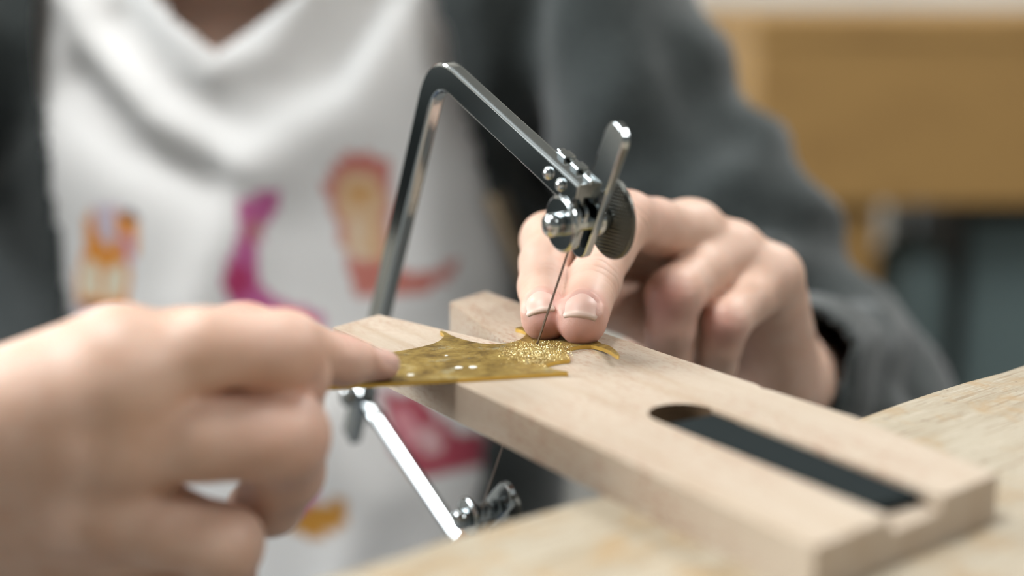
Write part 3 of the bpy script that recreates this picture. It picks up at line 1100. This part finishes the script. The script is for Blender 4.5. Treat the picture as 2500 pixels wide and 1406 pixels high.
# ---- clothes
def py2(px, py, Y=692.0):
    r = pd(px, py, 1.0)
    q = r * (Y / r[1])
    return A(q[0], q[2])
def segdist(P2, a, b):
    ab = b - a
    t = np.clip(((P2 - a) @ ab) / (ab @ ab), 0, 1)
    d = P2 - a - t[:, None] * ab
    sgn = np.sign(ab[0] * (P2 - a)[:, 1] - ab[1] * (P2 - a)[:, 0])
    return np.linalg.norm(d, axis=1), sgn
def ridge(P2, line, w, amp, wl=None):
    L = [py2(*q) for q in line]
    best = np.full(len(P2), 1e9); sg = np.zeros(len(P2))
    for a, b in zip(L[:-1], L[1:]):
        d, s = segdist(P2, a, b)
        m = d < best
        best[m] = d[m]; sg[m] = s[m]
    ww = w if wl is None else np.where(sg > 0, wl, w)
    return amp * np.exp(-(best / ww) ** 2)
RIDGES = [([(90, -40), (228, 137), (400, 300), (560, 380)], 12, 9, None), ([(330, -20), (500, 170), (640, 130), (760, -20)], 9, 6, None),
          ([(260, 60), (400, 215), (520, 290)], 10, -8, None), ([(170, 210), (320, 360), (520, 440)], 13, -9, None),
          ([(900, 20), (760, 220), (600, 330)], 11, -6, None), ([(960, 60), (860, 250), (700, 300), (610, 420), (560, 580), (490, 740)], 14, 11, 30),
          ([(640, 560), (600, 760), (560, 900)], 22, -8, None), ([(1000, 150), (960, 420), (1010, 700)], 24, 5, None),
          ([(300, 480), (420, 640), (460, 800)], 40, 9, None), ([(120, 420), (190, 700)], 26, 4, None), ([(800, 1000), (900, 1200), (860, 1400)], 16, 7, None)]
def shirt_disp(P):
    P2 = P[:, [0, 2]]
    d = np.zeros(len(P))
    for line, w, amp, wl in RIDGES:
        d += ridge(P2, line, w, amp, wl)
    d += 2.0 * wav(P, 3, .035)
    return d * np.clip((820 - P[:, 1]) / 60, 0, 1)
shirt = Field()
shirt.cone(A(XC, 760, -400), A(XC, 772, -270), 168, 154, 20, SQ)
shirt.cone(A(XC, 772, -270), A(XC, 800, -95), 154, 160, 20, SQ)
shirt.cone(A(XC - 110, 785, 18), A(XC + 120, 775, 18), 50, 50, 30)
lo, hi = shirt.bounds()
gs = mkgrid(lo - 12, hi + 12, 3.6)
P = gpoints(gs).reshape(-1, 3)
fs = shirt.grid(gs).reshape(-1)
nr = np.abs(fs) < 30
fs[nr] -= shirt_disp(P[nr])
VS, QS = nets(fs.reshape(gs[2]), gs[0], 3.6)
VS = relax(VS, QS, 3)
apex = py2(520, 150, 697)
nl, nr_ = py2(370, 0, 697), py2(702, 0, 697)
cen = VS[QS].mean(1)
sl = (nl[1] - apex[1]) / (apex[0] - nl[0]); sr = (nr_[1] - apex[1]) / (nr_[0] - apex[0])
dx = cen[:, 0] - apex[0]
vz = apex[1] + np.where(dx < 0, -dx * sl, dx * sr) + 4 * np.exp(-(dx / 12) ** 2)
front = cen[:, 1] < 790
keep = ~((front & (cen[:, 2] > vz) & (np.abs(cen[:, 0] - XC) < 95)) | (~front & (np.abs(cen[:, 0] - XC) < 85) & (cen[:, 2] > 55)))
keep &= cen[:, 2] > -350
keep &= np.abs(cen[:, 0] - XC) < 175
VS, QS, _u = compact(VS, QS, keep)
# flat print: cowboy boots
def inpoly(P2, poly):
    poly = np.array([py2(*q) for q in poly])
    x, y = P2[:, 0], P2[:, 1]
    ins = np.zeros(len(P2), bool)
    j = len(poly) - 1
    for i in range(len(poly)):
        c = ((poly[i, 1] > y) != (poly[j, 1] > y)) & (x < (poly[j, 0] - poly[i, 0]) * (y - poly[i, 1]) / (poly[j, 1] - poly[i, 1] + 1e-12) + poly[i, 0])
        ins ^= c
        j = i
    return ins
PRINT = [
    ([(212, 515), (345, 515), (340, 620), (318, 740), (178, 742), (186, 660), (205, 580)], (.85, .33, .04)),
    ([(225, 500), (300, 500), (285, 590), (262, 608), (240, 580)], (.72, .64, .74)),
    ([(196, 650), (236, 640), (248, 690), (238, 722), (190, 722)], (.90, .84, .66)), ([(258, 650), (305, 640), (312, 700), (296, 726), (258, 722)], (.90, .84, .66)),
    ([(300, 508), (348, 515), (346, 540), (318, 534)], (.10, .05, .06)), ([(300, 560), (336, 560), (326, 640), (306, 630)], (.66, .42, .70)),
    ([(180, 736), (322, 736), (330, 752), (210, 757)], (.13, .04, .03)), ([(165, 758), (340, 758), (330, 785), (190, 785)], (.78, .66, .80)),
    ([(582, 500), (640, 458), (678, 455), (688, 490), (650, 560), (632, 620), (648, 690), (690, 730), (785, 755), (800, 790), (640, 788), (575, 730), (556, 665), (578, 600), (592, 560)], (.62, .16, .38)),
    ([(605, 545), (650, 520), (640, 560), (612, 600)], (.55, .22, .24)), ([(560, 640), (610, 630), (630, 690), (590, 720), (562, 690)], (.55, .06, .18)),
    ([(790, 470), (800, 410), (845, 378), (900, 374), (945, 398), (955, 450), (945, 560), (955, 650), (1010, 680), (1070, 668), (1118, 648), (1105, 690), (1040, 722), (860, 720), (845, 640), (815, 540)], (.66, .24, .20)),
    ([(815, 470), (838, 425), (880, 415), (925, 440), (935, 500), (930, 640), (858, 645), (838, 560)], (.80, .56, .34)),
    ([(850, 470), (905, 470), (900, 500), (860, 500)], (.74, .40, .14)), ([(860, 540), (880, 540), (890, 640), (870, 640)], (.86, .72, .56)),
    ([(930, 950), (1010, 960), (1060, 1010), (1130, 1080), (1230, 1090), (1220, 1160), (1020, 1160), (960, 1080)], (.48, .08, .12)),
    ([(950, 985), (1000, 990), (1040, 1060), (1000, 1090)], (.80, .35, .40)), ([(1010, 1050), (1060, 1040), (1090, 1100), (1040, 1120)], (.82, .52, .54)),
    ([(725, 1200), (800, 1185), (862, 1180), (850, 1250), (790, 1275), (730, 1250)], (.62, .30, .05)), ([(715, 1200), (770, 1160), (790, 1172), (740, 1215)], (.75, .20, .50)),
]
P2 = VS[:, [0, 2]]
colr = np.tile(np.array([.90, .905, .90, 1.0]), (len(VS), 1))
fr_ = VS[:, 1] < 780
for poly, c in PRINT:
    i_ = inpoly(P2, poly) & fr_
    colr[i_, :3] = c
M['cotton'] = mat('white_printed_cotton', (.8, .8, .8), .9, 0, .2)
_t = NT(M['cotton'])
_t.link(_t.n('ShaderNodeAttribute', attribute_name='print').outputs['Color'], 'Base Color')
_t.b.inputs['Sheen Weight'].default_value = .15
def cloth(name, V, Q, m, thick, attrs=None):
    o = mk(name, (V, Q), m, person, smooth=True, attrs=attrs)
    s = o.modifiers.new('cloth', 'SOLIDIFY'); s.thickness = thick / 1000.0; s.offset = -1
    return o
ts = cloth('t_shirt', VS, QS, M['cotton'], 1.5, {'print': ('FLOAT_COLOR', colr)})
ts['label'] = 'white v-neck t-shirt printed with coloured cowboy boots'

# jacket
jk = Field()
jk.cone(A(XC, 766, -420), A(XC, 778, -270), 178, 166, 20, SQ)
jk.cone(A(XC, 778, -270), A(XC, 800, -95), 166, 172, 20, SQ)
jk.cone(A(XC - 105, 785, 22), A(XC + 115, 775, 22), 60, 60, 40)
cuffL = wcL + (elbowL - wcL) * .04
cuffR = wcR + (elbowR - wcR) * .40
jk.cone(shL + A(-10, 0, 0), elbowL, 58, 42, 30)
jk.cone(elbowL, cuffL, 42, 31, 25)
jk.cone(shR, elbowR, 60, 48, 30)
jk.cone(elbowR, cuffR, 48, 38, 25)
jk.cone(A(XC - 62, 815, 70), A(XC + 62, 815, 70), 42, 42, 25)
lo, hi = jk.bounds()
gj = mkgrid(lo - 10, hi + 10, 5.0)
P = gpoints(gj).reshape(-1, 3)
fj = jk.grid(gj).reshape(-1)
nr = np.abs(fj) < 40
Pn = P[nr]
def along_arm(Pn, a, b):
    u = nrm(b - a)
    return (Pn - a) @ u
dsp = 3.0 * wav(Pn, 5, .022) + 1.6 * wav(Pn, 9, .06)
for (a, b, ph, s0_) in ((shL, elbowL, 0.3, 1), (elbowL, cuffL, 1.0, 1), (shR, elbowR, .9, 1)):
    t = along_arm(Pn, a, b); L_ = np.linalg.norm(b - a)
    q = Pn - a; u = nrm(b - a)
    rad = np.linalg.norm(q - np.outer(t, u), axis=1)
    m = np.exp(-((t - L_ * .62) / (L_ * .40)) ** 2) * (rad < 85)
    dsp += m * 6.5 * np.sin(t * .115 + ph + 1.3 * wav(Pn, 21, .018) + .02 * (q @ A(1, .3, 0)))
def jhit(px, py):
    ds = np.arange(480., 900., 2.0)
    q = np.array([pd(px, py, d) for d in ds])
    f = jk(q)
    k = np.argmax(f < 0)
    return q[k] if f[k] < 0 else None
def ridge3(P, line, w, amp):
    L = [jhit(*q) for q in line]
    L = [q for q in L if q is not None]
    best = np.full(len(P), 1e9)
    for a, b in zip(L[:-1], L[1:]):
        ab = b - a
        t = np.clip(((P - a) @ ab) / (ab @ ab), 0, 1)
        best = np.minimum(best, np.linalg.norm(P - a - t[:, None] * ab, axis=1))
    return amp * np.exp(-(best / w) ** 2)
FOLDS = [([(1290, -60), (1285, 180), (1330, 420)], 13, -15), ([(1470, -20), (1500, 240), (1540, 420)], 24, 9), ([(1590, 560), (1680, 410), (1790, 330)], 13, -11),
         ([(1690, 590), (1830, 460), (1940, 430)], 16, 9), ([(1800, 640), (1930, 560), (2030, 560)], 11, -10), ([(1960, 640), (2070, 590), (2110, 640)], 15, 9),
         ([(2010, 710), (2160, 720), (2280, 820)], 11, -11), ([(2050, 880), (2150, 800), (2260, 860)], 14, 8), ([(2030, 930), (2130, 900), (2240, 960)], 9, -8),
         ([(1640, 130), (1720, 260)], 14, -8), ([(1180, -40), (1200, 250)], 18, 6)]
for line, w_, amp_ in FOLDS:
    dsp += ridge3(Pn, line, w_, amp_)
fj[nr] -= dsp
VJ, QJ = nets(fj.reshape(gj[2]), gj[0], 5.0)
VJ = relax(VJ, QJ, 2)
EL = [py2(*q, 684) for q in ((30, -150), (42, 0), (52, 250), (98, 500), (150, 780), (190, 1100), (220, 1500))]
ER = [py2(*q, 684) for q in ((1010, -150), (1060, 0), (1120, 250), (1195, 500), (1285, 700), (1260, 900), (1190, 1080), (1150, 1500))]
def xat(E, z):
    zz = np.array([e[1] for e in E])[::-1]; xx = np.array([e[0] for e in E])[::-1]
    return np.interp(z, zz, xx)
cen = VJ[QJ].mean(1)
front = cen[:, 1] < 800
op = front & (cen[:, 0] > xat(EL, cen[:, 2])) & (cen[:, 0] < xat(ER, cen[:, 2])) & (cen[:, 2] < 90) & (cen[:, 2] > -600) & (cen[:, 1] > 590)
op |= (np.abs(cen[:, 0] - XC) < 78) & (cen[:, 2] > 55)
op |= cen[:, 2] < -400
for cu, el in ((cuffL, elbowL), (cuffR, elbowR)):
    op |= ((cen - cu) @ nrm(cu - el) > 8) & (np.linalg.norm(cen - cu, axis=1) < 75)
VJ, QJ, _u = compact(VJ, QJ, ~op)
M['jacket'] = mat('grey_wool_fleece', (.075, .085, .085), .95, 0, .15)
_t = NT(M['jacket'])
_n = _t.noise(_t.obj(), 420, 2, .7)
_t.link(_t.mix(_t.ramp(_n.outputs['Fac'], [(.35, G3(0)), (.7, G3(1))]), (.024, .031, .032), (.055, .066, .065)), 'Base Color')
_t.bump(_n.outputs['Fac'], .4, .003)
_t.b.inputs['Sheen Weight'].default_value = .35
_t.b.inputs['Sheen Roughness'].default_value = .5
jacket = cloth('jacket', VJ, QJ, M['jacket'], 3.0)
jacket['label'] = 'open charcoal grey jacket with wide sleeves'
jm = jacket.modifiers.new('smooth', 'SMOOTH'); jm.iterations = 2

# zip down the jacket edge
M['zip_tape'] = mat('zip_tape', (.12, .095, .065), .8)
M['zip_metal'] = mat('aged_zip_metal', (.66, .53, .36), .5, .1)
def jy(x, z):
    c = A(x, 560, z)[None, :]
    lo_, hi_ = 560.0, 800.0
    ys = np.linspace(lo_, hi_, 160)
    q = np.stack([np.full(160, x), ys, np.full(160, z)], 1)
    f = jk(q)
    k = np.argmax(f < 0)
    return ys[k] if f[k] < 0 else 690.0
from mathutils.bvhtree import BVHTree
_bv = BVHTree.FromPolygons([Vector(p) for p in VJ], QJ.tolist())
zp = []
for t_ in np.linspace(0, 1, 40):
    d_ = nrm(pd(1203 + 105 * t_ + 14 * t_ * t_, 455 + 270 * t_, 1.0))
    h_ = _bv.ray_cast(Vector((0, 0, 0)), Vector(d_))
    if h_[0] is not None and 600 < h_[3] < 800:
        zp.append(np.array(h_[0]) - d_ * 4.0)
zp = [np.mean(zp[max(0, i - 6):i + 7], axis=0) for i in range(len(zp))]
zt = mk('zipper', sweep(zp, A(1, 0, .2), [(-6, -.6), (6, -.6), (6, .6), (-6, .6)]), M['zip_tape'], person)
zt['label'] = 'open metal zipper along the jacket edge'
L_ = [0]
for a, b in zip(zp[:-1], zp[1:]): L_.append(L_[-1] + np.linalg.norm(b - a))
base_tooth = None
for s in np.arange(1.5, L_[-1] - 1, 2.1):
    c = A(*[np.interp(s, L_, [p[i] for p in zp]) for i in range(3)]) + A(-3.5, -1.2, 0)
    if base_tooth is None:
        base_tooth = mk('zipper_tooth', obox(c, (A(1, -.2, -.15), A(.2, 1, 0), A(0, 0, 1)), (3.2, 1.4, .75)), M['zip_metal'], zt, at=c)
    else:
        o = base_tooth.copy(); COL.objects.link(o); o.parent = zt
        o.location = Vector(W(c) - ORG[zt.name])

# trousers, shoes, hair
M['denim'] = mat('blue_denim', (.045, .075, .13), .9)
_t = NT(M['denim']); _t.bump(_t.noise(_t.obj(), 900, 2).outputs['Fac'], .3, .0008)
tr = Field()
tr.cone(A(XC - 70, 800, -445), A(XC + 70, 800, -445), 98, 98, 30)
for s in (-1, 1):
    kn, an = A(XC + s * 105, 420, -470), A(XC + s * 115, 470, -900)
    tr.cone(A(XC + s * 85, 790, -450), kn, 88, 66, 30)
    tr.cone(kn, an, 64, 52, 20)
lo, hi = tr.bounds()
gt = mkgrid(lo, hi, 9.0)
VT, QT = nets(tr.grid(gt), gt[0], 9.0)
VT = relax(VT, QT, 2)
mk('trousers', (VT, QT), M['denim'], person, smooth=True)
M['shoe'] = mat('black_shoe', (.02, .02, .02), .5)
for s in (-1, 1):
    sh = Field()
    an = A(XC + s * 115, 470, -950)
    sh.cone(an + A(0, 25, -22), an + A(s * 12, -150, -26), 36, 32, 15)
    sh.cone(an, an + A(0, 0, 35), 38, 42, 15)
    lo, hi = sh.bounds()
    gt = mkgrid(lo, hi, 6.0)
    v, q = nets(sh.grid(gt), gt[0], 6.0)
    v[:, 2] = np.maximum(v[:, 2], ZF + 1)
    mk('shoe', (v, q), M['shoe'], person, smooth=True)
M['hair'] = mat('brown_hair', (.05, .03, .02), .6)
hr = Field()
hr.ball(HC + A(0, 24, 34), 92, 10, (A(1, 0, 0), .88))
hr.cone(HC + A(0, 60, 10), HC + A(0, 85, -60), 62, 34, 25)
hr.cone(HC + A(-30, -95, -10), HC + A(30, -95, -10), 62, 62, 14, None, 'sub')
lo, hi = hr.bounds()
gt = mkgrid(lo, hi, 6.0)
v, q = nets(hr.grid(gt), gt[0], 6.0)
v = v + (1.5 * wav(v, 31, .12))[:, None] * nrm(A(0, 0, 1))
mk('hair', (v, q), M['hair'], person, smooth=True)

# ================================================================== stool, far furniture
M['stool'] = mat('black_vinyl', (.03, .03, .03), .5)
st = empty('work_stool', A(XC, 800, ZF))
tag(st, 'round black stool with metal legs under the seated person', 'stool')
mk('seat', lathe(A(XC, 800, -568), A(0, 0, 1), [(160, -30), (175, -20), (175, 5), (160, 14)], 40), M['stool'], st, autosmooth=4)
for k in range(4):
    an = math.pi / 4 + k * math.pi / 2
    c, s = math.cos(an), math.sin(an)
    mk('leg', tube([A(XC + 110 * c, 800 + 110 * s, -588), A(XC + 170 * c, 800 + 170 * s, ZF)], 12, 10), M['chrome'], st)
mk('foot_ring', tube([A(XC + 148 * math.cos(t), 800 + 148 * math.sin(t), -845) for t in np.linspace(0, 2 * math.pi, 33)], 8, 8), M['chrome'], st)

M['brown'] = wood_mat('orange_brown_wood', (.30, .172, .052), (.25, .138, .04), (.19, .108, .038), 0, 12, .2, .6)
YD = 1750
fb = empty('wooden_desk', A(900, YD + 300, ZF))
tag(fb, 'brown wooden desk standing behind the person at the right', 'desk')
dz0, dz1 = -275, -77
dx0, dx1 = 300, 1500
mk('desk_top', box(dx0 - 5, dx1 + 5, YD - 3, YD + 625, dz1, dz1 + 32), M['brown'], fb, autosmooth=3)
mk('front_panel', box(dx0, dx1, YD, YD + 22, dz0, dz1), M['brown'], fb, autosmooth=2)
mk('side_panel', box(dx0, dx0 + 22, YD + 22, YD + 600, dz0, dz1), M['brown'], fb, autosmooth=2)
mk('side_panel', box(dx1 - 22, dx1, YD + 22, YD + 600, dz0, dz1), M['brown'], fb, autosmooth=2)
mk('pedestal', box(dx0, dx0 + 165, YD + 30, YD + 560, ZF, dz0), M['brown'], fb, autosmooth=2)
for x in (dx1 - 30,):
    for y in (YD + 52, YD + 570):
        mk('leg', box(x - 30, x + 30, y - 30, y + 30, ZF, dz0), M['brown'], fb, autosmooth=2)
M['teal'] = mat('grey_teal_paint', (.10, .14, .14), .5)
M['dgrey'] = mat('dark_grey_plastic', (.05, .055, .055), .6)
gc = empty('gas_bottle', A(535, YD + 130, ZF))
tag(gc, 'tall grey-green gas bottle standing under the brown desk', 'gas bottle')
mk('cylinder', lathe(A(535, YD + 130, ZF), A(0, 0, 1), [(52, 0), (56, 8), (56, 590), (48, 640), (30, 665), (16, 675)], 32), M['teal'], gc, autosmooth=3)
mk('valve', lathe(A(535, YD + 130, ZF + 675), A(0, 0, 1), [(16, 0), (16, 30), (26, 34), (26, 50), (6, 54)], 20), M['chrome'], gc, autosmooth=1)
bn = empty('storage_cabinet', A(800, YD + 250, ZF))
tag(bn, 'dark grey storage cabinet under the brown desk beside the gas bottle', 'cabinet')
mk('cabinet_body', box(605, 1300, YD + 130, YD + 520, ZF, dz0 - 20), M['dgrey'], bn, autosmooth=6)
for x0 in (612, 844, 1076):
    dr = mk('door', box(x0, x0 + 218, YD + 112, YD + 130, ZF + 40, dz0 - 40), M['teal'], bn, autosmooth=3)
    mk('handle', box(x0 + 190, x0 + 200, YD + 100, YD + 112, ZF + 420, ZF + 540), M['chrome'], dr, autosmooth=2)
